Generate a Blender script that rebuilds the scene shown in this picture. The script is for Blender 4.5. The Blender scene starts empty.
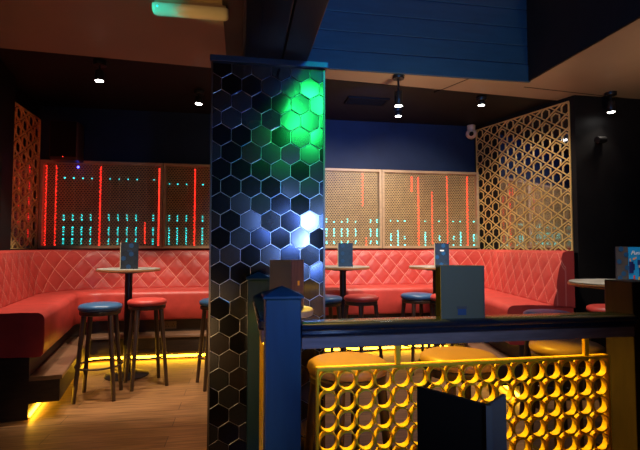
import bpy, math, random
from mathutils import Vector, Matrix
R = random.Random(7)
PI = math.pi
S = bpy.context.scene
COL = S.collection

# ------------------------------------------------------------------ materials
def mat(name, color, rough=0.5, metal=0.0, spec=0.5, noise=0.0, nscale=8.0, bump=0.0, bscale=60.0, coat=0.0,
        emit=None, estr=0.0, stretch=(1, 1, 1), trans=0.0):
    m = bpy.data.materials.new(name); m.use_nodes = True
    nt = m.node_tree; b = nt.nodes['Principled BSDF']
    c = (*color, 1)
    b.inputs['Base Color'].default_value = c
    b.inputs['Roughness'].default_value = rough
    b.inputs['Metallic'].default_value = metal
    b.inputs['Specular IOR Level'].default_value = spec
    b.inputs['Coat Weight'].default_value = coat
    b.inputs['Coat Roughness'].default_value = 0.12
    if trans: b.inputs['Transmission Weight'].default_value = trans
    if emit:
        b.inputs['Emission Color'].default_value = (*emit, 1); b.inputs['Emission Strength'].default_value = estr
    if noise or bump:
        tc = nt.nodes.new('ShaderNodeTexCoord'); mp = nt.nodes.new('ShaderNodeMapping')
        mp.inputs['Scale'].default_value = stretch
        nt.links.new(tc.outputs['Object'], mp.inputs['Vector'])
    if noise:
        n = nt.nodes.new('ShaderNodeTexNoise'); n.inputs['Scale'].default_value = nscale; n.inputs['Detail'].default_value = 6
        nt.links.new(mp.outputs['Vector'], n.inputs['Vector'])
        cr = nt.nodes.new('ShaderNodeValToRGB')
        cr.color_ramp.elements[0].position = .25; cr.color_ramp.elements[1].position = .75
        cr.color_ramp.elements[0].color = (*[v * (1 - noise) for v in color], 1)
        cr.color_ramp.elements[1].color = (*[min(1, v * (1 + noise)) for v in color], 1)
        nt.links.new(n.outputs['Fac'], cr.inputs['Fac']); nt.links.new(cr.outputs['Color'], b.inputs['Base Color'])
    if bump:
        n2 = nt.nodes.new('ShaderNodeTexNoise'); n2.inputs['Scale'].default_value = bscale; n2.inputs['Detail'].default_value = 4
        nt.links.new(mp.outputs['Vector'], n2.inputs['Vector'])
        bp = nt.nodes.new('ShaderNodeBump'); bp.inputs['Strength'].default_value = bump; bp.inputs['Distance'].default_value = .004
        nt.links.new(n2.outputs['Fac'], bp.inputs['Height']); nt.links.new(bp.outputs['Normal'], b.inputs['Normal'])
    return m

def emis(name, color, strength):
    m = bpy.data.materials.new(name); m.use_nodes = True
    nt = m.node_tree; nt.nodes.clear()
    e = nt.nodes.new('ShaderNodeEmission'); o = nt.nodes.new('ShaderNodeOutputMaterial')
    e.inputs['Color'].default_value = (*color, 1); e.inputs['Strength'].default_value = strength
    nt.links.new(e.outputs[0], o.inputs['Surface'])
    return m

def floor_mat():
    m = bpy.data.materials.new('oak_planks'); m.use_nodes = True
    nt = m.node_tree; b = nt.nodes['Principled BSDF']; N = nt.nodes.new; L = nt.links.new
    tc = N('ShaderNodeTexCoord')
    br = N('ShaderNodeTexBrick'); br.offset = .37; br.inputs['Scale'].default_value = 1
    br.inputs['Brick Width'].default_value = 1.25; br.inputs['Row Height'].default_value = .17
    br.inputs['Mortar Size'].default_value = .0025; br.inputs['Mortar Smooth'].default_value = .1
    br.inputs['Color1'].default_value = (.33, .17, .070, 1); br.inputs['Color2'].default_value = (.23, .115, .045, 1)
    br.inputs['Mortar'].default_value = (.07, .035, .018, 1)
    L(tc.outputs['Object'], br.inputs['Vector'])
    mp = N('ShaderNodeMapping'); mp.inputs['Scale'].default_value = (1.2, 14, 1); L(tc.outputs['Object'], mp.inputs['Vector'])
    n = N('ShaderNodeTexNoise'); n.inputs['Scale'].default_value = 3; n.inputs['Detail'].default_value = 8; L(mp.outputs[0], n.inputs['Vector'])
    cr = N('ShaderNodeValToRGB'); cr.color_ramp.elements[0].position = .3; cr.color_ramp.elements[1].position = .72
    cr.color_ramp.elements[0].color = (.5, .48, .45, 1); cr.color_ramp.elements[1].color = (1.25, 1.2, 1.15, 1)
    L(n.outputs['Fac'], cr.inputs['Fac'])
    mx = N('ShaderNodeMix'); mx.data_type = 'RGBA'; mx.blend_type = 'MULTIPLY'; mx.inputs['Factor'].default_value = 1
    L(br.outputs['Color'], mx.inputs['A']); L(cr.outputs['Color'], mx.inputs['B']); L(mx.outputs['Result'], b.inputs['Base Color'])
    b.inputs['Roughness'].default_value = .38
    bp = N('ShaderNodeBump'); bp.inputs['Strength'].default_value = .15; bp.inputs['Distance'].default_value = .003
    L(n.outputs['Fac'], bp.inputs['Height']); L(bp.outputs['Normal'], b.inputs['Normal'])
    return m

def quilt_mat():
    """red leather with pale stitching that follows the quilting grooves (uv in metres)"""
    m = bpy.data.materials.new('quilted_red_leather'); m.use_nodes = True
    nt = m.node_tree; b = nt.nodes['Principled BSDF']; N = nt.nodes.new; L = nt.links.new
    uv = N('ShaderNodeUVMap'); sx = N('ShaderNodeSeparateXYZ'); L(uv.outputs['UV'], sx.inputs[0])
    def mth(op, a, c=None, v=None):
        q = N('ShaderNodeMath'); q.operation = op
        L(a, q.inputs[0])
        if c is not None: L(c, q.inputs[1])
        if v is not None: q.inputs[1].default_value = v
        return q.outputs[0]
    a = mth('ADD', sx.outputs[0], sx.outputs[1]); d = mth('SUBTRACT', sx.outputs[0], sx.outputs[1])
    def line(x):
        f = mth('ABSOLUTE', mth('SUBTRACT', mth('FRACT', x), v=.5))     # .5 on the groove
        return mth('GREATER_THAN', f, v=.484)
    mk = mth('MAXIMUM', line(a), line(d))
    ok = mth('MULTIPLY', mk, mth('LESS_THAN', sx.outputs[1], v=1.93))
    n = N('ShaderNodeTexNoise'); n.inputs['Scale'].default_value = 5; n.inputs['Detail'].default_value = 6
    tc = N('ShaderNodeTexCoord'); L(tc.outputs['Object'], n.inputs['Vector'])
    cr = N('ShaderNodeValToRGB'); cr.color_ramp.elements[0].color = (.42, .045, .036, 1); cr.color_ramp.elements[1].color = (.55, .062, .048, 1)
    L(n.outputs['Fac'], cr.inputs['Fac'])
    mx = N('ShaderNodeMix'); mx.data_type = 'RGBA'; L(ok, mx.inputs['Factor']); L(cr.outputs['Color'], mx.inputs['A'])
    mx.inputs['B'].default_value = (.78, .30, .23, 1); L(mx.outputs['Result'], b.inputs['Base Color'])
    b.inputs['Roughness'].default_value = .42
    return m

M = dict(
    floor=floor_mat(),
    dark_ceiling=mat('black_ceiling_paint', (.0055, .005, .0055), .6, spec=.25, noise=.2),
    soffit=mat('brown_soffit_paint', (.26, .195, .145), .38, noise=.08, nscale=2),
    black_wall=mat('black_wall_paint', (.0055, .005, .0055), .6, spec=.25, noise=.2),
    navy_wall=mat('navy_wall_paint', (.006, .018, .055), .6, spec=.25, noise=.1),
    blue_board=mat('blue_board_paint', (.010, .046, .100), .42, noise=.15, nscale=5, stretch=(1, 1, 6)),
    beam=mat('black_stained_timber', (.010, .008, .008), .42, noise=.3, nscale=6, stretch=(6, 1, 6)),
    blue_trim=mat('blue_gloss_trim', (.012, .045, .13), .35),
    black_tile=mat('black_gloss_tile', (.006, .006, .008), .13, spec=.7, noise=.5, nscale=1.3, coat=.3),
    grey_sheen_tile=mat('black_tile_grey_sheen', (.022, .023, .028), .18, spec=.7, noise=.5, nscale=1.3, coat=.25),  # black tile with a grey reflection put into its colour
    brown_sheen_tile=mat('black_tile_brown_sheen', (.024, .014, .012), .2, spec=.7, noise=.4, nscale=1.3, coat=.25),  # same black tile, brownish reflection put into its colour
    grout=mat('silver_tile_trim', (.42, .42, .44), .28, metal=.95),
    red=mat('red_leather', (.49, .052, .040), .4, noise=.18, nscale=7, bump=.15, bscale=90),
    quilt=quilt_mat(),
    blue=mat('blue_leather', (.035, .11, .24), .36, noise=.15, nscale=8, bump=.1),
    tan=mat('tan_leather', (.30, .17, .07), .40, noise=.12, nscale=8),
    dark_wood=mat('dark_stained_wood', (.050, .026, .015), .4, noise=.4, nscale=10, stretch=(6, 6, 1)),
    base_wood=mat('dark_plinth_wood', (.030, .017, .011), .5, noise=.4, nscale=8, stretch=(1, 1, 6)),
    step_wood=mat('brown_step_wood', (.20, .105, .055), .4, noise=.3, nscale=10, stretch=(1, 6, 6)),
    black_metal=mat('black_metal', (.013, .013, .014), .38, metal=.3),
    steel=mat('dark_steel_ring', (.12, .10, .09), .35, metal=.9),
    table_top=mat('worn_grey_table_top', (.30, .29, .26), .32, noise=.4, nscale=9),
    table_edge=mat('copper_table_edge', (.42, .20, .08), .35, metal=.4),
    screen=mat('tan_woven_screen', (.42, .28, .12), .42, noise=.2, nscale=12),
    frame=mat('tan_panel_frame', (.40, .27, .15), .42, noise=.15, nscale=8, stretch=(1, 1, 4)),
    backing=mat('dark_panel_backing', (.075, .055, .042), .6),
    lattice=mat('gold_lattice', (.74, .50, .17), .38, metal=.2, noise=.12),
    mirror=mat('dark_mirror', (.52, .50, .50), .05, metal=1.0),
    yellow=mat('yellow_gloss_paint', (.90, .58, .012), .36, noise=.1, nscale=10),
    rail=mat('dark_blue_gloss_rail', (.012, .018, .030), .22, coat=.5, noise=.3, nscale=10, stretch=(1, 8, 8)),
    rail_under=mat('brown_grey_rail_board', (.17, .125, .112), .5, noise=.3, nscale=10, stretch=(1, 8, 8)),
    post=mat('dark_blue_post_paint', (.006, .052, .095), .40, spec=.35, noise=.15, nscale=6, stretch=(6, 6, 1)),
    post_dark=mat('dark_brown_post', (.030, .020, .015), .4, noise=.3, nscale=8, stretch=(6, 6, 1)),
    menu_navy=mat('navy_menu_cover', (.008, .028, .065), .5),
    menu_dark=mat('charcoal_menu_cover', (.008, .012, .018), .5),
    menu_hex=mat('navy_hexagon_print', (.012, .036, .080), .5),
    menu_hexb=mat('bright_blue_hexagon_print', (.008, .085, .24), .5),
    menu_darkhex=mat('charcoal_hexagon_print', (.014, .020, .028), .5),
    menu_bluehex=mat('deep_blue_hexagon_print', (.010, .050, .13), .5),
    menu_grey=mat('grey_menu_card', (.135, .130, .075), .65, spec=.2),
    menu_brown=mat('brown_menu_card', (.17, .095, .045), .55, noise=.15),
    menu_red=mat('reddish_wood_menu_card', (.16, .07, .05), .5, noise=.3, nscale=14, stretch=(6, 6, 1)),
    menu_black=mat('black_menu_card', (.022, .016, .011), .7, spec=.15),
    menu_slate=mat('slate_menu_card', (.10, .088, .075), .6, spec=.2),
    menu_umber=mat('umber_hexagon_cover', (.085, .075, .080), .45),
    paper=mat('cream_card_edge', (.45, .38, .26), .6),
    poster=mat('bright_blue_print', (.008, .33, .82), .45),
    white_print=mat('white_print', (.8, .85, .9), .5),
    navy_print=mat('navy_print', (.01, .02, .16), .5),
    skin_print=mat('peach_print', (.75, .40, .25), .5),
    redprint=mat('red_print', (.75, .05, .03), .5),
    amberprint=mat('amber_print', (.85, .40, .03), .5),
    socket=mat('brass_socket_plate', (.20, .15, .10), .4, metal=.4),
    hole=mat('black_plastic', (.004, .004, .004), .6, spec=.1),
    speaker=mat('black_speaker_box', (.022, .010, .009), .5),
    cctv=mat('cream_plastic', (.55, .42, .34), .4),
    diffuser=mat('frosted_white_plastic', (.62, .60, .52), .22, spec=.7),
    fixture=mat('cream_fixture_body', (.42, .33, .22), .4),
    lens=emis('lamp_lens', (1, .96, .9), 26),
    led_red=emis('red_led', (1, .016, .010), 6),
    led_dim=emis('dim_red_led', (1, .035, .018), 3.5),
    led_teal=emis('teal_led', (.012, .70, .66), 3.0),
    led_teal_bright=emis('bright_teal_led', (.02, .80, .74), 5.5),
    led_mid=emis('soft_red_led', (1, .02, .012), 3.2),
    led_blue=emis('blue_led', (.05, .05, 1), 14),
    led_yellow=emis('yellow_led', (1, .47, .02), 20),
    led_rail=emis('yellow_rail_led', (1, .50, .02), 10),
)

# ------------------------------------------------------------------ mesh builder
class MB:
    def __init__(s): s.v = []; s.f = []; s.mi = []; s.k = 0
    def add(s, vs, fs):
        o = len(s.v); s.v += [tuple(v) for v in vs]; s.f += [tuple(i + o for i in f) for f in fs]; s.mi += [s.k] * len(fs)
    def box(s, x0, x1, y0, y1, z0, z1):
        s.add([(x0, y0, z0), (x1, y0, z0), (x1, y1, z0), (x0, y1, z0), (x0, y0, z1), (x1, y0, z1), (x1, y1, z1), (x0, y1, z1)],
              [(3, 2, 1, 0), (4, 5, 6, 7), (0, 1, 5, 4), (1, 2, 6, 5), (2, 3, 7, 6), (3, 0, 4, 7)])
    def obox(s, c, ux, uy, hx, hy, z0, z1):
        """box oriented by two horizontal unit vectors"""
        c = Vector((c[0], c[1], 0)); a = Vector((*ux, 0)) * hx; b = Vector((*uy, 0)) * hy
        q = [c - a - b, c + a - b, c + a + b, c - a + b]
        s.prism([(p.x, p.y) for p in q], z0, z1)
    def prism(s, poly, z0, z1):
        n = len(poly)
        ar = sum(poly[i][0] * poly[(i + 1) % n][1] - poly[(i + 1) % n][0] * poly[i][1] for i in range(n))
        if ar < 0: poly = poly[::-1]
        s.add([(x, y, z0) for x, y in poly] + [(x, y, z1) for x, y in poly],
              [tuple(range(n))[::-1], tuple(range(n, 2 * n))] + [(i, (i + 1) % n, n + (i + 1) % n, n + i) for i in range(n)])
    def frus(s, p0, p1, r0, r1, n=14):
        p0 = Vector(p0); p1 = Vector(p1); d = (p1 - p0).normalized()
        a = d.orthogonal().normalized(); b = d.cross(a)
        vs = []
        for p, r in ((p0, r0), (p1, r1)):
            vs += [p + (a * math.cos(2 * PI * i / n) + b * math.sin(2 * PI * i / n)) * r for i in range(n)]
        s.add(vs, [(i, (i + 1) % n, n + (i + 1) % n, n + i) for i in range(n)] + [tuple(range(n))[::-1], tuple(range(n, 2 * n))])
    def lathe(s, prof, c=(0, 0), n=32):
        vs = []
        for r, z in prof: vs += [(c[0] + r * math.cos(2 * PI * i / n), c[1] + r * math.sin(2 * PI * i / n), z) for i in range(n)]
        fs = []
        for k in range(len(prof) - 1):
            fs += [(k * n + i, k * n + (i + 1) % n, (k + 1) * n + (i + 1) % n, (k + 1) * n + i) for i in range(n)]
        fs += [tuple(range(n))[::-1], tuple(range((len(prof) - 1) * n, len(prof) * n))]
        s.add(vs, fs)
    def torus(s, c, r, t, n=32, m=8):
        vs = []; fs = []
        for i in range(n):
            a = 2 * PI * i / n
            for j in range(m):
                b = 2 * PI * j / m
                vs.append((c[0] + (r + t * math.cos(b)) * math.cos(a), c[1] + (r + t * math.cos(b)) * math.sin(a), c[2] + t * math.sin(b)))
        for i in range(n):
            for j in range(m):
                fs.append((i * m + j, ((i + 1) % n) * m + j, ((i + 1) % n) * m + (j + 1) % m, i * m + (j + 1) % m))
        s.add(vs, fs)
    def tube_y(s, cx, cz, y0, y1, ro, ri, n=24, sz=1.0):
        """short open ring with its axis along Y"""
        vs = []
        for (y, r) in ((y0, ro), (y1, ro), (y1, ri), (y0, ri)):
            vs += [(cx + r * math.cos(2 * PI * i / n), y, cz + sz * r * math.sin(2 * PI * i / n)) for i in range(n)]
        fs = []
        for k in range(4):
            l = (k + 1) % 4
            fs += [(k * n + i, l * n + i, l * n + (i + 1) % n, k * n + (i + 1) % n) for i in range(n)]
        s.add(vs, fs)
    def build(s, name, m, parent=None, smooth=False, bevel=0.0, seg=2, angle=35, xf=None):
        me = bpy.data.meshes.new(name); me.from_pydata(s.v, [], s.f)
        ms = m if isinstance(m, (list, tuple)) else [m]
        for q in ms: me.materials.append(q)
        if len(ms) > 1:
            for p, k in zip(me.polygons, s.mi): p.material_index = k
        if xf is not None: me.transform(xf)
        me.update(); me.validate()
        if smooth:
            for p in me.polygons: p.use_smooth = True
            me.set_sharp_from_angle(angle=math.radians(angle))
        o = bpy.data.objects.new(name, me); COL.objects.link(o)
        if parent is not None: o.parent = parent
        if bevel:
            b = o.modifiers.new('bevel', 'BEVEL'); b.width = bevel; b.segments = seg; b.limit_method = 'ANGLE'; b.angle_limit = math.radians(40)
        return o

def tag(o, label=None, cat=None, group=None, kind=None):
    if label: o['label'] = label
    if cat: o['category'] = cat
    if group: o['group'] = group
    if kind: o['kind'] = kind
    return o
def thing(name, label, cat, loc=(0, 0, 0), rz=0, group=None):
    o = bpy.data.objects.new(name, None); COL.objects.link(o); o.location = loc; o.rotation_euler = (0, 0, rz)
    o.empty_display_size = .05
    return tag(o, label, cat, group)
def copy_tree(o, parent=None):
    c = o.copy(); COL.objects.link(c)
    if parent is not None: c.parent = parent
    for ch in list(o.children): copy_tree(ch, c)
    return c
def struct(mb, name, m, **k):
    return tag(mb.build(name, m, **k), kind='structure')
def boxes(*bs):
    q = MB()
    for b in bs: q.box(*b)
    return q

# ------------------------------------------------------------------ room shell
ZC = 2.92
LW = [(-2.36, 5.9), (-1.97, 3.60), (-1.80, 2.4), (-1.80, -3.0)]      # inside face of the left wall
RW = [(3.2, 5.9), (3.60, 4.44)]                                      # inside face of the right wall
q = MB(); q.box(-2.8, 5.6, -3.2, 6.1, -.08, 0); struct(q, 'floor', M['floor'])
q = boxes((-2.6, 3.5, 5.9, 6.05, 0, 3.0)); struct(q, 'wall_back', M['navy_wall'])
q = MB(); q.prism([(-2.37, 5.9), (-2.335, 5.02), (-2.225, 4.96)] + LW[1:] + [(-2.7, -3.0), (-2.7, 5.9)], 0, 3.0); struct(q, 'wall_left', M['black_wall'])
q = MB(); q.prism([RW[0], RW[1], (5.4, 4.44), (5.4, 5.9)], 0, 3.0); struct(q, 'wall_right', M['black_wall'])
q = boxes((5.25, 5.4, -3.0, 4.44, 0, 3.8)); struct(q, 'wall_side', M['black_wall'])
q = boxes((-2.7, 5.4, -3.15, -3.0, 0, 3.8)); struct(q, 'wall_front', M['black_wall'])
def edge_y(x): return 4.19 + (x + 2.0) * .082
q = MB(); q.prism([(-2.6, edge_y(-2.6)), (5.4, edge_y(5.4)), (5.4, 6.0), (-2.6, 6.0)], ZC + .012, ZC + .1); struct(q, 'ceiling', M['dark_ceiling'])
q = MB(); q.prism([(-2.6, -3.0), (-.09, -3.0), (-.09, 4.14), (-.09, edge_y(-.09)), (-2.6, edge_y(-2.6))], ZC, ZC + .10); struct(q, 'ceiling', M['soffit'])
q = MB(); q.prism([(-.09, 4.16), (2.86, 4.16), (2.86, -3.0), (5.4, -3.0), (5.4, edge_y(5.4)), (-.09, edge_y(-.09))], ZC, ZC + .10); struct(q, 'ceiling', M['soffit'])
# thin seams between soffit boards
q = MB()
for (a, b) in (((2.05, 4.63), (2.22, 4.17)), ((.9, 4.44), (2.05, 4.53)), ((2.9, 4.30), (5.0, 4.52))):
    a = Vector(a); b = Vector(b); d = (b - a); n = Vector((-d.y, d.x)).normalized()
    q.obox(((a + b) / 2), tuple(d.normalized()), tuple(n), d.length / 2, .005, ZC - .003, ZC + .01)
struct(q, 'trim_1', M['dark_ceiling'])
# raised well: boarded blue wall, dark side wall, dark top
q = MB(); z = ZC - .012
i = 0
while z < 3.78:
    q.box(.30, 2.86, 4.135 if i else 4.128, 4.16, z, z + .176); q.box(.30, 2.86, 4.145, 4.17, z + .17, z + .19); z += .186; i += 1
struct(q, 'wall_upper', M['blue_board'], bevel=.004)
q = boxes((2.835, 2.858, -3.0, 4.15, ZC - .002, 3.8)); struct(q, 'wall_well', M['black_wall'])
q = boxes((-.2, 3.0, -3.0, 4.3, 3.78, 3.86)); struct(q, 'ceiling', M['soffit'])
# timber downstand over the column
q = boxes((-.14, .01, -3.0, 4.13, 2.905, 3.2), (.01, .22, -3.0, 4.13, 2.318, 3.78), (.226, .37, -3.0, 4.13, 2.318, 3.78), (.005, .36, -3.0, 4.13, 2.335, 3.0))
struct(q, 'beam', M['beam'], bevel=.006)
q = boxes((.085, .091, .2, 3.9, 2.312, 2.32)); struct(q, 'trim_2', M['black_metal'])
q = MB(); q.prism([(3.21, 5.86), (3.60, 4.45), (3.22, 4.20), (2.745, 3.43)], 0, 1.19); struct(q, 'wall_low', M['black_wall'])
# dado strip under the back panels
q = boxes((-2.34, 3.19, 5.86, 5.90, 1.17, 1.232)); struct(q, 'trim_3', M['navy_wall'])
q = MB(); q.box(-1.93, -1.655, 3.49, 3.54, 0, 1.9)
o = q.build('end_panel', M['black_wall'], bevel=.006); tag(o, 'narrow black partition board at the open end of the red banquette', 'partition', kind='thing')

# ------------------------------------------------------------------ hexagon tiled column
CX0, CX1, CYF, CZ = -.166, .470, 2.60, 2.285
col = thing('tiled_column', 'square column clad in glossy black hexagon tiles under a dark timber beam', 'column', ((CX0 + CX1) / 2, CYF + .3, 0))
col['kind'] = 'thing'
ox, oy = (CX0 + CX1) / 2, CYF + .3
def loc(mb):  # shift to the local frame of the column
    mb.v = [(x - ox, y - oy, z) for x, y, z in mb.v]; return mb
loc(boxes((CX0, CX1, CYF + .008, CYF + .6, 0, CZ))).build('core', M['grout'], col)
def clip_poly(poly, x0, x1, z0, z1):
    def cl(p, f, v, keep):
        out = []
        for i in range(len(p)):
            a, b = p[i], p[(i + 1) % len(p)]
            ka, kb = keep(a[f], v), keep(b[f], v)
            if ka: out.append(a)
            if ka != kb:
                t = (v - a[f]) / (b[f] - a[f]); out.append((a[0] + (b[0] - a[0]) * t, a[1] + (b[1] - a[1]) * t))
        return out
    for f, v, k in ((0, x0, lambda a, b: a >= b), (0, x1, lambda a, b: a <= b), (1, z0, lambda a, b: a >= b), (1, z1, lambda a, b: a <= b)):
        if len(poly) < 3: return []
        poly = cl(poly, f, v, k)
    return poly
tq = MB(); W = .1115; sd = W / math.sqrt(3); rows = int(CZ / (1.5 * sd)) + 2
for r in range(rows):
    cz = CZ - .02 - r * 1.5 * sd
    for c in range(-1, 7):
        cx = CX0 + .052 + c * W + (W / 2 if r % 2 else 0)
        tq.k = R.choices((0, 1, 2), (5, 5, 1.6))[0]
        k = (W / 2 - .0014) / (W / 2)
        hexp = [(cx + sd * k * math.sin(PI / 3 * i), cz + sd * k * math.cos(PI / 3 * i)) for i in range(6)]
        p = clip_poly(hexp, CX0 + .004, CX1 - .004, .0, CZ)
        if len(p) < 3: continue
        tx, tz = R.gauss(0, .022), R.gauss(0, .022)
        n = len(p); mx = sum(a for a, _ in p) / n; mz = sum(b for _, b in p) / n
        yf = lambda x, zz: CYF + (x - cx) * tx + (zz - cz) * tz
        s_ = .945
        inner = [(mx + (a - mx) * s_, mz + (b - mz) * s_) for a, b in p]
        vs = [(a, yf(a, b), b) for a, b in inner] + [(a, CYF + .004, b) for a, b in p] + [(a, CYF + .012, b) for a, b in p]
        fs = [tuple(range(n)), *[(n + i, n + (i + 1) % n, (i + 1) % n, i) for i in range(n)], *[(2 * n + i, 2 * n + (i + 1) % n, n + (i + 1) % n, n + i) for i in range(n)]]
        tq.add(vs, [f[::-1] for f in fs])
o = loc(tq).build('hexagon_tiles', [M['black_tile'], M['grey_sheen_tile'], M['brown_sheen_tile']], col)
loc(boxes((CX0 - .006, CX0 + .004, CYF - .003, CYF + .02, 0, CZ), (CX1 - .004, CX1 + .006, CYF - .003, CYF + .02, 0, CZ))).build('corner_trim', M['steel'], col)
o = loc(boxes((CX0 - .012, CX1 + .02, CYF - .03, CYF + .61, CZ, CZ + .035))).build('cap_trim', M['blue_trim'], col, bevel=.004); tag(o, 'blue painted cap board')

# ------------------------------------------------------------------ banquette (swept along the walls)
def stations(Rf=.75, step=.02):
    pts = [Vector(LW[1]) + (Vector(LW[0]) - Vector(LW[1])).normalized() * .02, Vector(LW[0]), Vector(RW[0]), Vector((2.72, 3.40))]
    out = []
    seglist = []
    cut = [0, 0, 0, 0]; arcs = {}
    for i in (1, 2):
        d0 = (pts[i] - pts[i - 1]).normalized(); d1 = (pts[i + 1] - pts[i]).normalized()
        ang = math.acos(max(-1, min(1, d0.dot(d1)))); t = Rf * math.tan(ang / 2); cut[i] = t
        n0 = Vector((d0.y, -d0.x)); c = pts[i] - d0 * t + n0 * Rf
        a0 = math.atan2(-n0.y, -n0.x); arcs[i] = (c, a0, ang)
    for i in range(3):
        d = (pts[i + 1] - pts[i]).normalized(); n = Vector((d.y, -d.x))
        a = pts[i] + d * cut[i]; L = (pts[i + 1] - d * cut[i + 1] - a).length
        k = max(2, int(L / step))
        for j in range(k + 1): out.append((a + d * (L * j / k), n.copy()))
        if i + 1 in arcs:
            c, a0, ang = arcs[i + 1]; k = int(ang * Rf / step)
            for j in range(1, k):
                aa = a0 - ang * j / k; e = Vector((math.cos(aa), math.sin(aa))); out.append((c + e * Rf, -e))
    return out
ST = stations()
def sweep(prof, step=1, uvf=None, closed=True, name='', m=None, parent=None, disp=None, smooth=True):
    st = ST[::step]
    if st[-1] is not ST[-1]: st.append(ST[-1])
    us = [0]
    for a, b in zip(st, st[1:]): us.append(us[-1] + ((b[0] + b[1] * .15) - (a[0] + a[1] * .15)).length)
    n = len(prof); vs = []; uv = []
    for (p, nn), u in zip(st, us):
        for (d, z, *t) in prof:
            e = disp(u, t[0], z) if (disp and t) else 0
            w = p + nn * (d + e); vs.append((w.x - BX, w.y - BY, z)); uv.append((u, t[0] if t else z))
    fs = []
    rng = n if closed else n - 1
    for i in range(len(st) - 1):
        for j in range(rng):
            k = (j + 1) % n
            fs.append((i * n + j, (i + 1) * n + j, (i + 1) * n + k, i * n + k))
    if closed: fs += [tuple(range(n)), tuple(range((len(st) - 1) * n, len(st) * n))[::-1]]
    q = MB(); q.add(vs, fs); o = q.build(name, m, parent, smooth=smooth, angle=50)
    if uvf:
        l = o.data.uv_layers.new(name='UVMap')
        for lp in o.data.loops:
            a, b = uv[lp.vertex_index]; l.data[lp.index].uv = uvf(a, b)
    return o
BX, BY = .4, 5.6
ban = thing('banquette', 'long U shaped banquette in red quilted leather with a stepped dark base along the walls', 'banquette', (BX, BY, 0))
SZ = .768
arc = [(.505 + .055 * math.sin(a), SZ - .055 + .055 * math.cos(a)) for a in [PI / 2 * i / 5 for i in range(6)]]
sweep([(.02, SZ - .30), (.02, SZ - .01), (.20, SZ + .002), (.40, SZ + .004)] + arc + [(.562, .60), (.556, .470), (.540, .448), (.50, .445)], name='seat', m=M['red'], parent=ban, step=2)
PQ, QQ = .205, .235
def quilt(u, v, z):
    if v > .40: return 0
    a = u / PQ + v / QQ; b = u / PQ - v / QQ
    f = min(abs(math.sin(PI * a)), abs(math.sin(PI * b)))
    return .013 * (min(1, f * 1.25) ** .55) * min(1, (.42 - v) / .03) - .004
bp = []
for i in range(30):
    t = i / 29; v = t * .42; bp.append((.175 - .075 * t, SZ + .004 + v, v))
for i in range(1, 7):
    a = PI / 2 * i / 6 * 1.0; bp.append((.02 + .08 * math.cos(a), SZ + .424 + .028 * math.sin(a), .42 + .02 * i))
bp += [(.005, SZ + .45, .56), (.005, SZ - .02, .60), (.17, SZ - .02, .62)]
sweep(bp, name='backrest', m=M['quilt'], parent=ban, uvf=lambda u, v: (u / PQ, v / QQ), disp=quilt)
sweep([(.01, 0), (.01, .445), (.47, .445), (.47, 0)], name='base', m=M['base_wood'], parent=ban, step=2)
sweep([(.47, .275), (.47, .305), (.68, .305), (.685, .30), (.685, .275)], name='footrest', m=M['step_wood'], parent=ban, step=2)
sweep([(.47, .115), (.47, .275), (.67, .275), (.67, .115)], name='footrest_riser', m=M['base_wood'], parent=ban, step=2)
o = sweep([(.475, .02), (.475, .045), (.487, .045), (.487, .02)], name='led_strip', m=M['led_yellow'], parent=ban, step=3); tag(o, 'glowing yellow strip under the footrest')

# ------------------------------------------------------------------ led panels on the back wall
PW, PZ0, PZ1 = 1.375, 1.232, 2.27
def screen_mesh(w, h, px=.034, pz=.0225, k=.72, t=.004):
    q = MB(); nx = int(w / px); nz = int(h / pz)
    for r in range(nz):
        for c in range(nx):
            cx = -w / 2 + px * (c + .5 + (.25 if r % 2 else -.25)); cz = -h / 2 + pz * (r + .5)
            P = [(cx + (px / 2 if i in (1, 2) else (-px / 2 if i in (4, 5) else 0)), cz + pz * (2 / 3 if i == 0 else -2 / 3 if i == 3 else (1 / 3 if i in (1, 5) else -1 / 3))) for i in range(6)]
            I = [(cx + (a - cx) * k, cz + (b - cz) * k * .9) for a, b in P]
            vs = [(a, 0, b) for a, b in P] + [(a, 0, b) for a, b in I] + [(a, t, b) for a, b in I]
            fs = []
            for i in range(6):
                j = (i + 1) % 6
                fs += [(i, 6 + i, 6 + j, j), (6 + i, 12 + i, 12 + j, 6 + j)]
            q.add(vs, fs)
    return q
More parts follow.
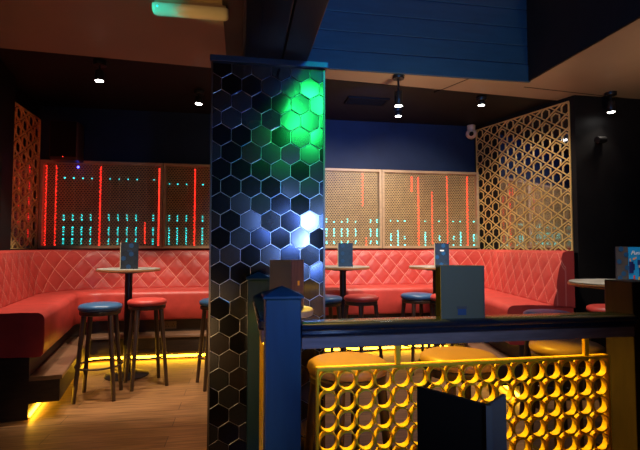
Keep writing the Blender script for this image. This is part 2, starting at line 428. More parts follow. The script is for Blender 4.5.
def make_panel(cx, label, reds, teals, tz, spot=None):
    z0 = (PZ0 + PZ1) / 2; h = PZ1 - PZ0; w = PW
    t = thing('led_panel', label, 'wall panel', (cx, 5.80, z0), group='woven led panels along the back wall')
    f = .034
    fr = boxes((-w / 2, w / 2, -.006, .10, h / 2 - f, h / 2), (-w / 2, w / 2, -.006, .10, -h / 2, -h / 2 + f), (-w / 2, -w / 2 + f, -.006, .10, -h / 2 + f, h / 2 - f), (w / 2 - f, w / 2, -.006, .10, -h / 2 + f, h / 2 - f))
    fr.build('frame', M['frame'], t, bevel=.004)
    boxes((-w / 2 + f, w / 2 - f, .075, .095, -h / 2 + f, h / 2 - f)).build('backing', M['backing'], t)
    if make_panel.scr is None:
        o = screen_mesh(w - 2 * f, h - 2 * f).build('woven_screen', M['screen'], t); make_panel.scr = o
    else:
        o = make_panel.scr.copy(); COL.objects.link(o); o.parent = t
    o.location = (0, .012, 0)
    def strip(x, segs, m, lab):
        q = MB()
        for a, b in segs:
            zz = a
            while zz <= b + .001:
                q.box(x - cx - .008, x - cx + .008, .042, .052, zz - z0 - .009, zz - z0 + .009); zz += .0265
        q.k = 1; q.box(x - cx - .005, x - cx + .005, .050, .0755, -h / 2 + .036, h / 2 - .036)
        o = q.build('led_strip', [m, M['backing']], t); tag(o, lab)
    for x, a, b, m in reds: strip(x, [(a, b)], M[m], 'red lit light strip')
    for x in teals:
        strip(x, tz(x), M['led_teal' if cx < 0 else 'led_teal_bright'], 'teal lit light strip')
    return t
make_panel.scr = None
zr = (1.275, 2.225)
def tzl(x): return [(2.065, 2.075), (1.575, 1.635), (1.40, 1.485), (1.29, 1.365)]
def tz_left2(x): return [(2.02, 2.03), (1.575, 1.635), (1.29, 1.485)]
def tzr(x):
    r = math.sin(x * 37.1) * .5 + .5
    return [(1.60, 1.605), (1.36 - .06 * r, 1.40 + .08 * r), (1.275, 1.30)]
def tzr2(x): return [(1.58, 1.60 + .02 * math.sin(x * 19)), (1.40, 1.50), (1.30, 1.34)]
make_panel(-1.627, 'leftmost woven light panel, with three tall red strips, right of the gold corner lattice',
           [(-2.262, *zr, 'led_mid'), (-2.153, *zr, 'led_mid'), (-1.664, *zr, 'led_red'), (-.990, *zr, 'led_dim'), (-1.148, 1.30, 1.55, 'led_dim')],
           [-2.062, -1.963, -1.864, -1.765, -1.562, -1.459, -1.356, -1.252, -1.054], tzl)
make_panel(-.247, 'woven light panel cut off by the tiled column on its right side',
           [(-.567, *zr, 'led_red'), (-.365, *zr, 'led_mid')], [-.866, -.771, -.664, -.471, -.26, -.16, -.06, .04, .14, .24, .34], tz_left2)
make_panel(1.133, 'bright tan woven light panel right of the tiled column with one short red strip',
           [(1.573, 1.79, 2.215, 'led_dim'), (1.62, 1.28, 1.36, 'led_dim')], [.62, .72, .82, .93, 1.09, 1.19, 1.289, 1.37, 1.478, 1.68, 1.765], tzr2)
make_panel(2.513, 'rightmost woven light panel with several thin red strips beside the large gold lattice',
           [(2.254, 2.0, 2.2, 'led_red'), (2.344, 1.28, 2.2, 'led_red'), (2.54, 1.30, 2.0, 'led_dim'), (2.757, *zr, 'led_dim'), (3.05, *zr, 'led_red')],
           [1.959, 2.055, 2.15, 2.44, 2.641, 2.844, 2.947, 3.139], tzr)

# ------------------------------------------------------------------ gold lattice screens with mirror backs
def lattice(name, label, p0, p1, z0, z1, off, a=.130, b=.170):
    p0 = Vector(p0); p1 = Vector(p1); L = (p1 - p0).length; d = (p1 - p0).normalized(); H = z1 - z0
    n = Vector((d.y, -d.x)) if off > 0 else Vector((-d.y, d.x))
    t = thing(name, label, 'lattice screen', (p0.x, p0.y, z0), math.atan2(d.y, d.x), 'gold lattice screens')
    sg = 1 if (Vector((-d.y, d.x)).dot(n) > 0) else -1        # local +y side that faces the room
    q = MB(); mm = MB()
    nx = int(L / a) + 2; nz = int(H / b) + 2; w = a * .098
    def bar(A, B, y):
        t0, t1 = 0., 1.
        for av, bv, hi in ((A[0], B[0], L), (A[1], B[1], H)):
            dv = bv - av
            if abs(dv) < 1e-9:
                if av < 0 or av > hi: return
            else:
                ta, tb = -av / dv, (hi - av) / dv
                t0 = max(t0, min(ta, tb)); t1 = min(t1, max(ta, tb))
        if t1 - t0 < .02: return
        A = Vector(A); B = Vector(B); A, B = A + (B - A) * t0, A + (B - A) * t1
        e = (B - A).normalized(); nn = Vector((-e.y, e.x)) * w / 2
        A = A - e * w * .25; B = B + e * w * .25
        cs = [A - nn, B - nn, B + nn, A + nn]
        q.add([(k.x, sg * y, k.y) for k in cs] + [(k.x, sg * (y + .007), k.y) for k in cs],
              [(0, 1, 2, 3), (7, 6, 5, 4), (0, 4, 5, 1), (1, 5, 6, 2), (2, 6, 7, 3), (3, 7, 4, 0)])
    hw = .39 * a
    for c in range(-2, nx + 1):
        for r in range(-2, nz + 1):
            X = (c + .5) * a; Z = r * b + (b / 2 if c % 2 else 0)
            bar((X, Z), (X + a, Z - b / 2), .0030); bar((X, Z), (X - a, Z - b / 2), .0034)      # crossing diagonals
            for k in (-1, 1):
                bar((X + k * hw, Z + .195 * b), (X + k * hw, Z + .60 * b), .0038)              # hexagon sides
                bar((X + k * hw, Z + .60 * b), (X, Z + .80 * b), .0040 + .0003 * k)           # hexagon roof
    q.build('lattice', M['lattice'], t)
    y0, y1 = sorted((sg * .002, sg * .016))
    boxes((0, L, y0, y1, -.012, 0), (0, L, y0, y1, H, H + .012), (-.004, .010, y0, y1, 0, H), (L - .010, L + .004, y0, y1, 0, H)).build('frame', M['lattice'], t)
    y0, y1 = sorted((sg * .0005, sg * .0025))
    o = boxes((0, L, y0, y1, 0, H)).build('mirror', M['mirror'], t); tag(o, 'dark mirror behind the lattice')
    return t
lattice('lattice_screen', 'large gold hexagon lattice over mirror on the angled wall right of the light panels', (3.214, 5.86), (3.585, 4.50), 1.20, 2.86, 1)
lattice('lattice_screen', 'narrow reddish gold hexagon lattice in the corner left of the light panels', (-2.322, 5.04), (-2.352, 5.84), 1.24, 2.74, 1, a=.160, b=.180)

# ------------------------------------------------------------------ stools
SH = .775
def make_stool(seatmat):
    t = thing('bar_stool', '', 'stool')
    q = MB(); q.lathe([(.02, SH - .055), (.150, SH - .055), (.166, SH - .048), (.172, SH - .032), (.168, SH - .014), (.150, SH - .003), (.11, SH + .003), (.02, SH + .005)], n=36)
    q.build('seat', seatmat, t, smooth=True, angle=70)
    q = MB(); q.lathe([(.02, SH - .090), (.150, SH - .090), (.160, SH - .085), (.163, SH - .062), (.158, SH - .055), (.02, SH - .055)], n=36)
    q.build('apron', M['dark_wood'], t, smooth=True)
    for sx in (-1, 1):
        for sy in (-1, 1):
            q = MB(); q.frus((sx * .150, sy * .150, 0), (sx * .100, sy * .100, SH - .09), .0155, .021, 12); q.build('leg', M['dark_wood'], t, smooth=True)
    q = MB(); q.torus((0, 0, .265), .178, .008); q.build('foot_ring', M['steel'], t, smooth=True)
    return t
protos = {}
GS = 'bar stools with round padded seats'
def stool(kind, x, y, rz, label):
    if kind not in protos: t = protos[kind] = make_stool(M[kind])
    else: t = copy_tree(protos[kind])
    t.location = (x, y, 0); t.rotation_euler = (0, 0, rz); tag(t, label, 'stool', GS)
stool('blue', -1.165, 4.17, .05, 'blue bar stool standing alone before the left table, nearest the banquette end')
stool('red', -.845, 4.47, .4, 'red bar stool beside the left pedestal table, all four legs in view')
stool('blue', -.20, 4.35, .3, 'blue bar stool half hidden behind the left edge of the tiled column')
stool('blue', .805, 4.42, .2, 'blue bar stool half hidden behind the right edge of the tiled column')
stool('red', 1.175, 4.44, .5, 'red bar stool right of the middle table, under the bright woven panel')
stool('blue', 1.785, 4.50, .15, 'blue bar stool between the middle and the right back table, before the red seat')
stool('red', 2.03, 4.34, .1, 'red bar stool almost hidden behind the grey menu on the handrail')
stool('blue', 2.24, 3.09, .6, 'blue bar stool whose seat just shows above the handrail right of the grey menu')
stool('red', 2.95, 3.30, .2, 'red bar stool whose seat shows above the right end of the handrail')
stool('tan', .45, 1.93, .35, 'tan bar stool close behind the left end of the yellow ring screen')
stool('tan', .97, 1.96, .1, 'tan bar stool behind the middle of the yellow ring screen')
stool('tan', 1.61, 2.09, .4, 'tan bar stool behind the right end of the yellow ring screen')
stool('tan', 1.03, .80, .2, 'tan bar stool in front of the railing, only its seat edge showing')

# ------------------------------------------------------------------ tables
def make_table(h=1.04, r=.295):
    t = thing('pedestal_table', '', 'table')
    q = MB(); q.lathe([(.02, h - .008), (r - .012, h - .008), (r - .004, h - .003), (r - .008, h), (.02, h)], n=48); q.build('tabletop', M['table_top'], t, smooth=True)
    q = MB(); q.lathe([(.02, h - .030), (r - .016, h - .030), (r, h - .024), (r + .001, h - .012), (r - .006, h - .008), (.02, h - .008)], n=48); q.build('table_edge', M['table_edge'], t, smooth=True)
    q = MB(); q.frus((0, 0, .02), (0, 0, h - .045), .036, .036, 20); q.build('pedestal', M['black_metal'], t, smooth=True)
    q = MB(); q.lathe([(.02, h - .046), (.11, h - .046), (.115, h - .03), (.02, h - .03)], n=24); q.build('mounting_plate', M['black_metal'], t, smooth=True)
    q = MB(); q.lathe([(.02, 0), (.20, 0), (.205, .010), (.18, .020), (.05, .032), (.02, .034)], n=36); q.build('base', M['black_metal'], t, smooth=True)
    return t
T0 = make_table(); GT = 'round pedestal bar tables'
def table(x, y, label, src=None):
    t = src or copy_tree(T0); t.location = (x, y, 0); tag(t, label, 'table', GT); return t
table(-1.085, 4.80, 'round pedestal table with dark menu left of the tiled column', T0)
table(1.10, 4.93, 'round pedestal table with navy menu just right of the tiled column')
table(2.12, 4.80, 'round pedestal table behind the grey menu, its right half hidden')
table(2.275, 2.44, 'round pedestal table with bright blue poster card beside the dark right post')
# low table below the frame that carries the black menu
t = thing('dining_table', 'low round table in front of the railing, out of view beneath the black menu', 'table', (.42, .70, 0))
q = MB(); q.lathe([(.02, .73), (.27, .73), (.28, .74), (.28, .755), (.27, .76), (.02, .76)], n=40); q.build('tabletop', M['table_top'], t, smooth=True)
q = MB(); q.frus((0, 0, .02), (0, 0, .73), .035, .035, 20); q.build('pedestal', M['black_metal'], t, smooth=True)
q = MB(); q.lathe([(.02, 0), (.2, 0), (.2, .015), (.05, .03), (.02, .03)], n=32); q.build('base', M['black_metal'], t, smooth=True)

# ------------------------------------------------------------------ menus
def leaf(a, b, z0, z1, th=.005):
    a = Vector(a); b = Vector(b); d = (b - a).normalized(); n = Vector((-d.y, d.x))
    q = MB(); q.obox((a + b) / 2, tuple(d), tuple(n), (b - a).length / 2, th / 2, z0, z1); return q
def hex_on(q, cx, cz, r, y):
    P = [(cx + r * math.sin(PI / 3 * i), cz + r * math.cos(PI / 3 * i)) for i in range(6)]
    q.add([(a, y, b) for a, b in P] + [(a, y + .0008, b) for a, b in P], [tuple(range(6)), *[(i, 6 + i, 6 + (i + 1) % 6, (i + 1) % 6) for i in range(6)]])
def text_mesh(s, size, m, parent, locn, shear=0, rot=(PI / 2, 0, 0), name='lettering'):
    c = bpy.data.curves.new(name, 'FONT'); c.body = s; c.size = size; c.shear = shear; c.align_x = 'CENTER'; c.align_y = 'CENTER'; c.extrude = .0004
    tmp = bpy.data.objects.new('tmp', c); COL.objects.link(tmp)
    me = bpy.data.meshes.new_from_object(tmp.evaluated_get(bpy.context.evaluated_depsgraph_get()))
    bpy.data.objects.remove(tmp); me.materials.clear(); me.materials.append(m)
    o = bpy.data.objects.new(name, me); COL.objects.link(o); o.parent = parent; o.location = locn; o.rotation_euler = rot
    return o
def table_menu(x, y, z, rz, label, cover, h1, h2, w=.158, h=.252, bright=(1, 5, 9, 14), badge=True, r=.026):
    """folded card standing in a V, printed side to local -y"""
    t = thing('menu', label, 'menu', (x, y, z), rz, 'menus standing on the tables')
    boxes((-w / 2, w / 2, -.004, .000, .002, h)).build('front_cover', cover, t)
    leaf((-w / 2, .0), (w / 2 - .02, .085), 0, h).build('back_cover', cover, t)
    boxes((-w / 2 - .006, -w / 2, -.005, .008, .0, h + .002)).build('spine', M['paper'], t)
    qa, qb = MB(), MB(); k = 0
    dx = r * math.sqrt(3) * 1.03
    for rr in range(6):
        for c in range(4):
            cx = -w / 2 + .024 + c * dx + (dx / 2 if rr % 2 else 0); cz = .022 + rr * r * 1.55
            if cx > w / 2 - r * .8 or cz > h - r * .8: continue
            hex_on(qb if k in bright else qa, cx, cz, r * .93, -.0048); k += 1
    qa.mi = [0] * len(qa.f); n0 = len(qa.v); qa.v += qb.v; qa.f += [tuple(i + n0 for i in f) for f in qb.f]; qa.mi += [1] * len(qb.f)
    qa.build('hexagon_print', [h1, h2], t)
    if badge:
        boxes((-.022, .022, -.0056, -.0046, h * .66, h * .715)).build('badge', M['white_print'] if badge == 2 else M['menu_hex'], t)
    return t
table_menu(-1.045, 4.64, 1.04, .05, 'charcoal menu with blue hexagons standing on the left pedestal table', M['menu_dark'], M['menu_darkhex'], M['menu_bluehex'], badge=True)
table_menu(1.10, 4.80, 1.04, -.03, 'navy hexagon menu standing on the table just right of the tiled column', M['menu_navy'], M['menu_hex'], M['menu_bluehex'], bright=(3, 8, 13))
table_menu(2.13, 4.66, 1.04, -.05, 'bright navy hexagon menu with white badge, behind the grey menu', M['menu_navy'], M['menu_hex'], M['menu_hexb'], badge=2, h=.25)
# grey menu on the handrail
t = thing('menu', 'plain grey menu card standing on the blue handrail', 'menu', (.80, 1.585, .990), -.04, 'menus standing on the railing')
boxes((-.082, .082, -.004, 0, 0, .192)).build('front_cover', M['menu_grey'], t)
leaf((.082, .001), (-.07, .075), 0, .192).build('back_cover', M['menu_grey'], t)
o = boxes((.082, .086, -.005, .003, 0, .192)).build('spine', M['menu_slate'], t); tag(o, 'pale folded edge')
q = boxes((-.018, .014, -.0052, -.004, .012, .034)); q.k = 1; q.box(-.022, .017, -.0056, -.004, .034, .044)
q.build('cup_logo', [M['menu_bluehex'], M['menu_slate']], t)
# brown open menu by the left post
t = thing('menu', 'open brown menu standing behind the pyramid topped blue post', 'menu', (.209, 1.945, .990), 0, 'menus standing on the railing')
leaf((0, 0), (-.084, .065), 0, .205).build('front_cover', M['menu_brown'], t)
o = leaf((.002, 0), (.060, .050), 0, .205).build('back_cover', M['menu_red'], t); tag(o, 'reddish brown leaf with a small orange mark')
d = Vector((.058, .050)).normalized(); n = Vector((d.y, -d.x))
q = MB(); q.obox(Vector((.034, .0285)) + n * .0032, tuple(d), tuple(n), .006, .0008, .095, .115); q.build('mark', M['amberprint'], t)
# large black menu in the foreground
t = thing('menu', 'large black open menu in front of the yellow ring screen', 'menu', (.427, .759, .76), 0)
leaf((0, 0), (-.078, .122), 0, .214, .008).build('front_cover', M['menu_black'], t)
o = leaf((.003, 0), (.064, .050), 0, .214, .006).build('back_cover', M['menu_slate'], t); tag(o, 'slate grey leaf turned to the right')
boxes((-.005, .006, -.006, .003, 0, .214)).build('spine', M['menu_slate'], t)
# poster menu at the right
t = thing('menu', 'bright blue illustrated drinks card on the right table, beside an umber hexagon cover', 'menu', (2.205, 2.35, 1.04), -.10)
o = boxes((-.052, .020, -.004, 0, 0, .212)).build('front_cover', M['menu_umber'], t); tag(o, 'umber cover with blue hexagons')
q = MB()
for (a, b) in ((-.022, .198), (.008, .165), (-.036, .125), (-.01, .055), (-.032, .03), (.012, .09)): hex_on(q, a, b, .016, -.0048)
q.build('hexagon_print', M['menu_hexb'], t)
boxes((.022, .172, -.002, .002, 0, .210)).build('poster', M['poster'], t)
leaf((-.052, .002), (.09, .09), 0, .21).build('back_cover', M['menu_umber'], t)
text_mesh('Punk C', .034, M['white_print'], t, (.088, -.0026, .175), .35)
q = MB()
q.k = 0
for (x0, x1, a, b) in ((.026, .052, .058, .125), (.040, .060, .075, .112), (.078, .110, .105, .135), (.086, .118, .040, .095), (.122, .16, .05, .12)): q.box(x0, x1, -.0032, -.002, a, b)
q.k = 1
for (x0, x1, a, b) in ((.030, .037, .125, .142), (.050, .062, .135, .147), (.064, .072, .140, .152), (.084, .094, .090, .105), (.108, .128, .115, .128)): q.box(x0, x1, -.0034, -.002, a, b)
q.k = 2; q.box(.050, .060, -.0036, -.002, .022, .045); q.box(.112, .124, -.0036, -.002, .105, .118)
q.k = 3; q.box(.080, .092, -.0036, -.002, .018, .036)
q.build('illustration', [M['navy_print'], M['skin_print'], M['redprint'], M['amberprint']], t)

# ------------------------------------------------------------------ railing
def newel(name, label, cx, cy, h, half, m, cap=True):
    t = thing(name, label, 'post', (cx, cy, 0), group='railing posts')
    boxes((-half, half, -half, half, 0, h)).build('shaft', m, t, bevel=.004)
    if cap:
        q = MB(); c = half + .008
        q.box(-c, c, -c, c, h, h + .010)
        q.add([(-c + .004, -c + .004, h + .010), (c - .004, -c + .004, h + .010), (c - .004, c - .004, h + .010), (-c + .004, c - .004, h + .010), (0, 0, h + .040)], [(0, 1, 4), (1, 2, 4), (2, 3, 4), (3, 0, 4)])
        q.build('pyramid_cap', m, t, bevel=.002)
    return t
newel('newel_post', 'dark blue square post with pyramid top at the left end of the railing', .1435, 1.62, 1.075, .0605, M['post'])
newel('newel_post', 'dark post close to the tiled column, half hidden behind the blue post', .096, 2.53, 1.075, .058, M['post'])
newel('newel_post', 'dark brown post at the right end of the railing', 1.675, 1.745, 1.105, .075, M['post_dark'], cap=False)
def rail_profile(q, x0, x1, y0, round_end=True):
    # moulded top (bull nose, cove, bead) swept along X, ends closed
    P = [(-.046, .958), (-.050, .966), (-.048, .972), (-.054, .978), (-.054, .984), (-.046, .990), (.046, .990), (.054, .984), (.054, .978), (.048, .972), (.050, .966), (.046, .958)]
    q.add([(x0, y0 + a, z) for a, z in P] + [(x1, y0 + a, z) for a, z in P], [tuple(range(12)), tuple(range(12, 24))[::-1]] + [(i, 12 + i, 12 + (i + 1) % 12, (i + 1) % 12) for i in range(12)])
t = thing('handrail', 'long glossy dark blue handrail above the yellow ring screen', 'handrail', (.85, 1.60, 0))
q = MB()
P = [(-.040, .950), (-.052, .956), (-.055, .963), (-.049, .970), (-.058, .976), (-.062, .984), (-.057, .993), (-.045, .998), (.045, .998), (.057, .993), (.062, .984), (.058, .976), (.049, .970), (.055, .963), (.052, .956), (.040, .950)]
xs = [(-.645, 1), (.64, 1), (.652, .92), (.660, .75), (.664, .5)]
vs = []
for x, k in xs: vs += [(x, a * k, .974 + (z - .974) * (k * .5 + .5)) for a, z in P]
n = len(P); fs = [tuple(range(n)), tuple(range((len(xs) - 1) * n, len(xs) * n))[::-1]]
for i in range(len(xs) - 1): fs += [(i * n + j, (i + 1) * n + j, (i + 1) * n + (j + 1) % n, i * n + (j + 1) % n) for j in range(n)]
q.add(vs, fs); q.v = [(a, b, c - .008) for a, b, c in q.v]; q.build('moulded_rail', M['rail'], t, smooth=True, angle=40)
boxes((-.645, .645, -.045, .045, .905, .944)).build('rail_board', M['rail_under'], t, bevel=.003)
o = boxes((-.58, .54, .026, .038, .8955, .9045)).build('led_strip', M['led_rail'], t); tag(o, 'added glowing yellow strip under the short rail')
boxes((.60, .751, .050, .090, .915, .945)).build('post_bracket', M['post_dark'], t, bevel=.002)
t = thing('handrail', 'short handrail running back from the blue post towards the tiled column', 'handrail', (.115, 2.07, 0))
boxes((-.052, .045, -.385, .395, .950, .990)).build('moulded_rail', M['rail'], t, bevel=.008)
boxes((-.040, .035, -.385, .395, .905, .949)).build('rail_board', M['rail_under'], t, bevel=.003)
o = boxes((-.032, -.022, -.36, .37, .8955, .9045)).build('led_strip', M['led_rail'], t); tag(o, 'added glowing yellow strip under the short rail')  # strip added to light the short ring screen from above
# rounded drinks ledge on the inner side of the short rail
q = MB(); pl = [(.162, 1.83)] + [(.162 + .145 * math.cos(a), 1.975 + .145 * math.sin(a)) for a in [-PI / 2 + PI * i / 20 for i in range(21)]]
q.prism(pl, .962, .989); o = q.build('drinks_ledge', M['table_top'], smooth=False, bevel=.005); o.parent = t; o.location = (-.115, -2.07, 0); tag(o, 'small rounded drinks ledge')

def ring_panel(name, label, w, ztop, ncol, nrow, loc_, rz, pegs):
    t = thing(name, label, 'railing screen', loc_, rz, 'yellow ring railing screens')
    px = (w - .016) / ncol; pz = .0695; ro = px / 2 * 1.005
    q = MB()
    zb = ztop - .012 - nrow * pz
    for r in range(nrow):
        for c in range(ncol):
            q.tube_y(.008 + px * (c + .5), ztop - .012 - pz * (r + .5), -.015, .015, ro, ro - .0036, 26, pz / px)
    q.build('ring_lattice', M['yellow'], t, smooth=True, angle=40)
    f = .007
    boxes((0, w, -.017, .017, ztop - f - .004, ztop), (0, w, -.017, .017, zb - f, zb), (0, f, -.017, .017, zb, ztop - f), (w - f, w, -.017, .017, zb, ztop - f)).build('frame', M['yellow'], t, bevel=.002)
    for p in pegs: boxes((p - .009, p + .009, -.009, .009, ztop, .9045)).build('support_bracket', M['yellow'], t, bevel=.002)
    for p in (.15, w - .15): boxes((p - .012, p + .012, -.012, .012, 0, zb - f)).build('foot', M['yellow'], t, bevel=.002)
    return t
ring_panel('ring_screen', 'long yellow screen of round rings under the blue handrail', 1.145, .832, 17, 11, (.262, 1.60, 0), 0, (.295, 1.055))
ring_panel('ring_screen', 'short yellow ring screen seen edge on between the two left posts', .775, .832, 11, 11, (.118, 1.69, 0), PI / 2, (.2, .57))

# ------------------------------------------------------------------ ceiling spotlights and fittings
def spotlight(x, y, zl, label, watts, tilt=(0, 0), size=1.1, lampcol=(1, .86, .70)):
    t = thing('spotlight', label, 'ceiling light', (x, y, ZC), 0, 'black cylinder spotlights on the ceiling')
    L = ZC - zl; hl = min(.15, L * .55)
    q = MB(); q.lathe([(.01, -.035), (.055, -.035), (.058, -.028), (.058, .0), (.01, .0)], n=24); q.build('canopy', M['black_metal'], t, smooth=True)
    q = MB(); q.frus((0, 0, -L + hl - .01), (0, 0, -.03), .010, .010, 10); q.build('stem', M['black_metal'], t, smooth=True)
    q = MB(); q.lathe([(.01, -L + hl), (.034, -L + hl), (.038, -L + hl - .006), (.040, -L + .012), (.036, -L + .004), (.033, -L + .012), (.01, -L + .012)], n=24); q.build('head', M['black_metal'], t, smooth=True)
    q = MB(); q.lathe([(.004, -L + .002), (.034, -L + .002), (.034, -L + .010), (.004, -L + .010)], n=20); q.build('lens', M['lens'], t)
    if watts:
        l = bpy.data.lights.new('spot_lamp', 'SPOT'); l.energy = watts; l.spot_size = size * 1.6; l.spot_blend = .8; l.color = lampcol; l.shadow_soft_size = .04
        lo = bpy.data.objects.new('spot_lamp', l); COL.objects.link(lo); lo.parent = t; lo.location = (0, 0, -L - .012); lo.rotation_euler = (tilt[0], tilt[1], 0)
    return t
spotlight(-1.27, 4.36, 2.742, 'black spotlight above the left banquette arm, left of the emergency light', 45, (.1, 0), .7)
spotlight(-.46, 5.02, 2.78, 'small black spotlight just left of the tiled column top', 30, (0, 0), .7)
spotlight(1.50, 4.22, 2.616, 'largest black spotlight, on the brown strip below the blue boards', 90, (.2, 0))
spotlight(1.86, 5.24, 2.822, 'small dim spotlight behind the largest spotlight, over the back seats', 50, (.1, 0))
spotlight(2.64, 4.70, 2.83, 'black spotlight above the cream security camera', 50, (.1, .15))
spotlight(3.93, 4.30, 2.70, 'black spotlight before the black wall at the far right', 6, (0, .1))

t = thing('ceiling_vent', 'slotted black vent set in the dark ceiling beside the largest spotlight', 'vent', (1.41, 5.05, ZC + .006))
boxes((-.24, .24, -.12, -.095, -.012, .006), (-.24, .24, .095, .12, -.012, .006), (-.24, -.215, -.095, .095, -.012, .006), (.215, .24, -.095, .095, -.012, .006)).build('frame', M['hole'], t)
q = MB()
for i in range(7): q.box(-.215, .215, -.09 + i * .028, -.078 + i * .028, -.008, .004)
q.build('slats', M['hole'], t)

t = thing('security_camera', 'cream turret security camera high on the wall by the large gold lattice', 'camera', (3.10, 5.80, 2.80))
q = MB(); q.lathe([(.01, .03), (.05, .03), (.055, .045), (.055, .115), (.01, .115)], n=24); q.build('mount', M['cctv'], t, smooth=True)
q = MB(); q.lathe([(.012 if i in (0, 12) else .075 * math.sin(PI * i / 12), -.072 * math.cos(PI * i / 12)) for i in range(13)], n=24); q.build('turret', M['cctv'], t, smooth=True, angle=80)
q = MB(); q.frus((-.025, -.055, -.012), (-.042, -.082, -.025), .030, .028, 20); q.build('lens', M['hole'], t, smooth=True)
t = thing('security_camera', 'small black camera on the black wall beneath the far right spotlight', 'camera', (3.83, 4.40, 2.42))
q = MB(); q.frus((.06, .038, 0), (.06, -.01, 0), .045, .04, 20); q.build('mount', M['hole'], t, smooth=True)
q = MB(); q.frus((.07, -.03, 0), (-.05, -.06, -.015), .035, .035, 20); q.build('housing', M['black_metal'], t, smooth=True)

t = thing('speaker', 'black boxy loudspeaker hung high in the left corner above the light panel', 'speaker', (-1.97, 5.62, 2.23))
boxes((-.15, .15, -.10, .12, 0, .44)).build('cabinet', M['speaker'], t, bevel=.02, seg=3)
boxes((-.135, .135, -.110, -.098, .03, .425)).build('grille', M['hole'], t, bevel=.004)
boxes((-.03, .03, .12, .28, .18, .30)).build('wall_bracket', M['black_metal'], t)
q = MB(); q.frus((0, -.112, .03), (0, -.106, .03), .004, .004, 8); q.build('status_light', M['led_dim'], t)
t = thing('indicator_lamp', 'tiny glowing blue lamp under the black loudspeaker', 'lamp', (-1.888, 5.76, 2.185))
q = MB(); q.lathe([(.002, -.012), (.010, -.008), (.012, 0), (.008, .01), (.002, .012)], n=14); q.build('bulb', M['led_blue'], t, smooth=True)
boxes((-.008, .008, .008, .034, -.008, .008)).build('holder', M['hole'], t)

t = thing('emergency_light', 'long rounded emergency light fixed under the brown ceiling, lit teal at one end', 'ceiling light', (-.350, 3.20, ZC))
boxes((-.235, .235, -.050, .050, -.032, 0)).build('body', M['fixture'], t, bevel=.006)
q = MB(); n = 20
pr = [(.060 * math.cos(a), -.034 - .058 * math.sin(a)) for a in [PI * i / n for i in range(n + 1)]]
for k, (x0, sc0) in enumerate(((-.252, .72), (-.244, .9), (-.228, 1), (.228, 1), (.244, .9), (.252, .72))): q.v += [(x0, a * sc0, -.034 + (b + .034) * sc0) for a, b in pr]
m_ = n + 1
for k in range(5): q.f += [(k * m_ + i, k * m_ + i + 1, (k + 1) * m_ + i + 1, (k + 1) * m_ + i) for i in range(n)]
q.f += [tuple(range(m_))[::-1], tuple(range(5 * m_, 6 * m_))]; q.f += [tuple([k * m_ for k in range(6)] + [k * m_ + n for k in range(5, -1, -1)])]
q.mi = [0] * len(q.f)
q.build('diffuser', M['diffuser'], t, smooth=True)
q = MB(); q.lathe([(.002, -.006), (.006, 0), (.002, .006)], n=10); o = q.build('teal_dot', M['led_teal'], t, smooth=True); o.location = (-.215, -.055, -.058); tag(o, 'small glowing teal dot')  # emissive teal dot near the left end of the diffuser

t = thing('power_socket', 'brass double power socket in the banquette base between red stool and column', 'socket', (-.775, 5.427, .375))
boxes((-.066, .066, -.006, .003, -.040, .040)).build('plate', M['socket'], t, bevel=.003)
q = MB()
for sx in (-.033, .033):
    for a, b in ((-.012, -.012), (.012, -.012), (0, .012)): q.box(sx + a - .004, sx + a + .004, -.0075, -.005, b - .005, b + .005)
q.build('pin_holes', M['hole'], t)

# ------------------------------------------------------------------ lights
def light(kind, loc_, target, energy, color, size=.2, spot=None, blend=.6, name='unseen_lamp', spread=None):
    l = bpy.data.lights.new(name, kind); l.energy = energy; l.color = color
    if kind == 'AREA': l.shape = 'DISK'; l.size = size; l.spread = spread or PI
    else: l.shadow_soft_size = size
    if kind == 'SPOT': l.spot_size = spot; l.spot_blend = blend
    o = bpy.data.objects.new(name, l); COL.objects.link(o); o.location = loc_
    if target: o.rotation_euler = (Vector(target) - Vector(loc_)).to_track_quat('-Z', 'Y').to_euler()
    return o
WARM = (1, .82, .64)
# added unseen spots that brighten seating, lattice, floor and right table
light('SPOT', (.75, 3.75, 2.86), (1.1, 5.75, 1.25), 190, WARM, .06, 1.25)
light('SPOT', (1.9, 3.6, 2.86), (2.1, 5.75, 1.25), 190, WARM, .06, 1.25)
light('SPOT', (-1.45, 3.95, 2.86), (-1.52, 5.0, .0), 170, WARM, .04, 1.08, .3)
light('SPOT', (-.45, 3.95, 2.86), (-.5, 5.0, .0), 170, WARM, .04, 1.08, .3)
light('SPOT', (2.2, 3.5, 2.86), (3.4, 5.0, 1.7), 110, WARM, .06, .9)
light('SPOT', (1.75, 3.3, 2.86), (2.62, 4.1, .80), 210, WARM, .05, 1.0)
light('SPOT', (-.6, 2.9, 2.86), (-.50, 3.5, 0), 125, (1, .72, .40), .05, .84)
light('SPOT', (2.3, 2.1, 2.86), (2.2, 2.42, 1.0), 210, (1, .82, .62), .05, .42)
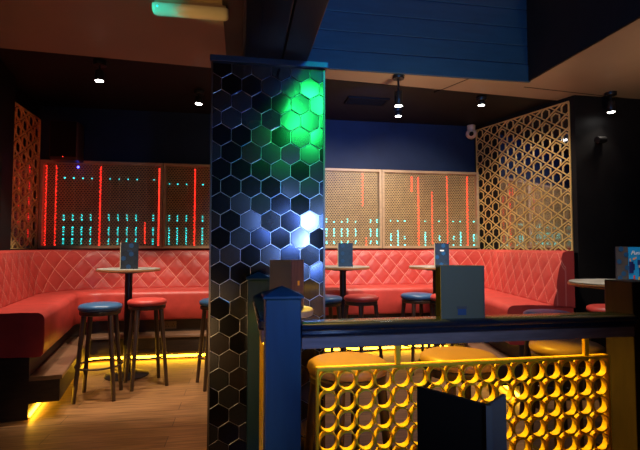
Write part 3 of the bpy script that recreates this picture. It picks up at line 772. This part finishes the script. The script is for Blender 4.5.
# blue wash on the wall above the panels, the boards, the railing; among them added warm fills
light('AREA', (-.85, -.4, .45), (.0, 2.6, .7), .8, (1, .58, .24), .3, spread=.6)  # added unseen amber lamp that tints the column foot
light('SPOT', (1.3, 4.2, 2.62), (1.5, 5.9, 2.58), 45, (.05, .22, 1), .05, 1.6, 1)
light('AREA', (1.0, 1.6, 2.75), (1.2, 4.14, 3.25), 26, (.03, .32, 1), .3, name='unseen_stage_lamp')
light('SPOT', (-.30, .30, 2.25), (.15, 1.56, .72), 75, (.006, .20, 1), .04, .36, .8, name='unseen_stage_lamp')
light('AREA', (.83, -.8, 1.44), (.36, 2.6, 1.33), 1.5, (.42, .66, 1), .20, name='unseen_stage_lamp', spread=.75)
light('AREA', (.83, -.9, 1.44), (.36, 2.6, 1.33), 1.0, (.006, .11, 1), .60, name='unseen_stage_lamp', spread=.75)
light('AREA', (.80, -.8, 2.98), (.33, 2.6, 2.03), 1.05, (.015, 1, .17), .46, name='unseen_stage_lamp', spread=.50)
light('SPOT', (-1.0, 2.2, 2.2), (-2.3, 5.4, 2.1), 60, (1, .10, .03), .06, .45, name='unseen_stage_lamp')
light('SPOT', (-1.5, 2.7, 2.35), (-.56, 3.18, 2.84), 75, (.01, 1, .72), .02, .17, name='unseen_stage_lamp')
light('SPOT', (-1.0, 2.6, 1.6), (-.22, 3.20, 2.86), 38, (1, .54, .11), .03, .30, .8)  # added unseen amber spot that brightens the emergency light
light('SPOT', (.35, 2.48, 2.25), (.95, 1.66, .35), 330, (1, .60, .028), .05, .86, .35, name='unseen_stage_lamp')  # added unseen yellow spot for the ring insides and near stools
light('SPOT', (-1.2, -.4, .9), (-.95, 2.6, 2.92), 60, (1, .52, .30), .2, 1.0, 1)  # added unseen uplight that keeps the left soffit warm
light('AREA', (1.8, 3.0, 1.3), (1.6, 4.3, 2.92), 9, (1, .70, .42), .3, spread=1.6)  # added unseen uplight that lightens the soffit strip
light('AREA', (3.1, 2.2, 1.2), (3.6, 3.4, 2.92), 5, (1, .66, .40), .3, spread=1.4)  # added unseen uplight for the right soffit
light('SPOT', (.1, -1.6, 1.9), (.92, 1.58, .98), 16, (1, .88, .80), .1, .40, 1)  # added faint front fill on the railing and its menu

w = bpy.data.worlds.new('dim_room'); S.world = w; w.use_nodes = True
w.node_tree.nodes['Background'].inputs[0].default_value = (.02, .022, .03, 1); w.node_tree.nodes['Background'].inputs[1].default_value = .3

# ------------------------------------------------------------------ camera
cam = bpy.data.cameras.new('camera'); co = bpy.data.objects.new('camera', cam); COL.objects.link(co)
cam.sensor_width = 36; cam.lens = 36 * 460 / 640; cam.clip_start = .05
yaw = math.atan(79 / 460); pit = math.atan(22 / 460)
co.location = (0, 0, 1.25); co.rotation_euler = (PI / 2 + pit, 0, -yaw)
S.camera = co
S.view_settings.view_transform = 'Standard'; S.view_settings.look = 'None'; S.view_settings.exposure = 0; S.view_settings.gamma = 1
S.view_settings.use_curve_mapping = False
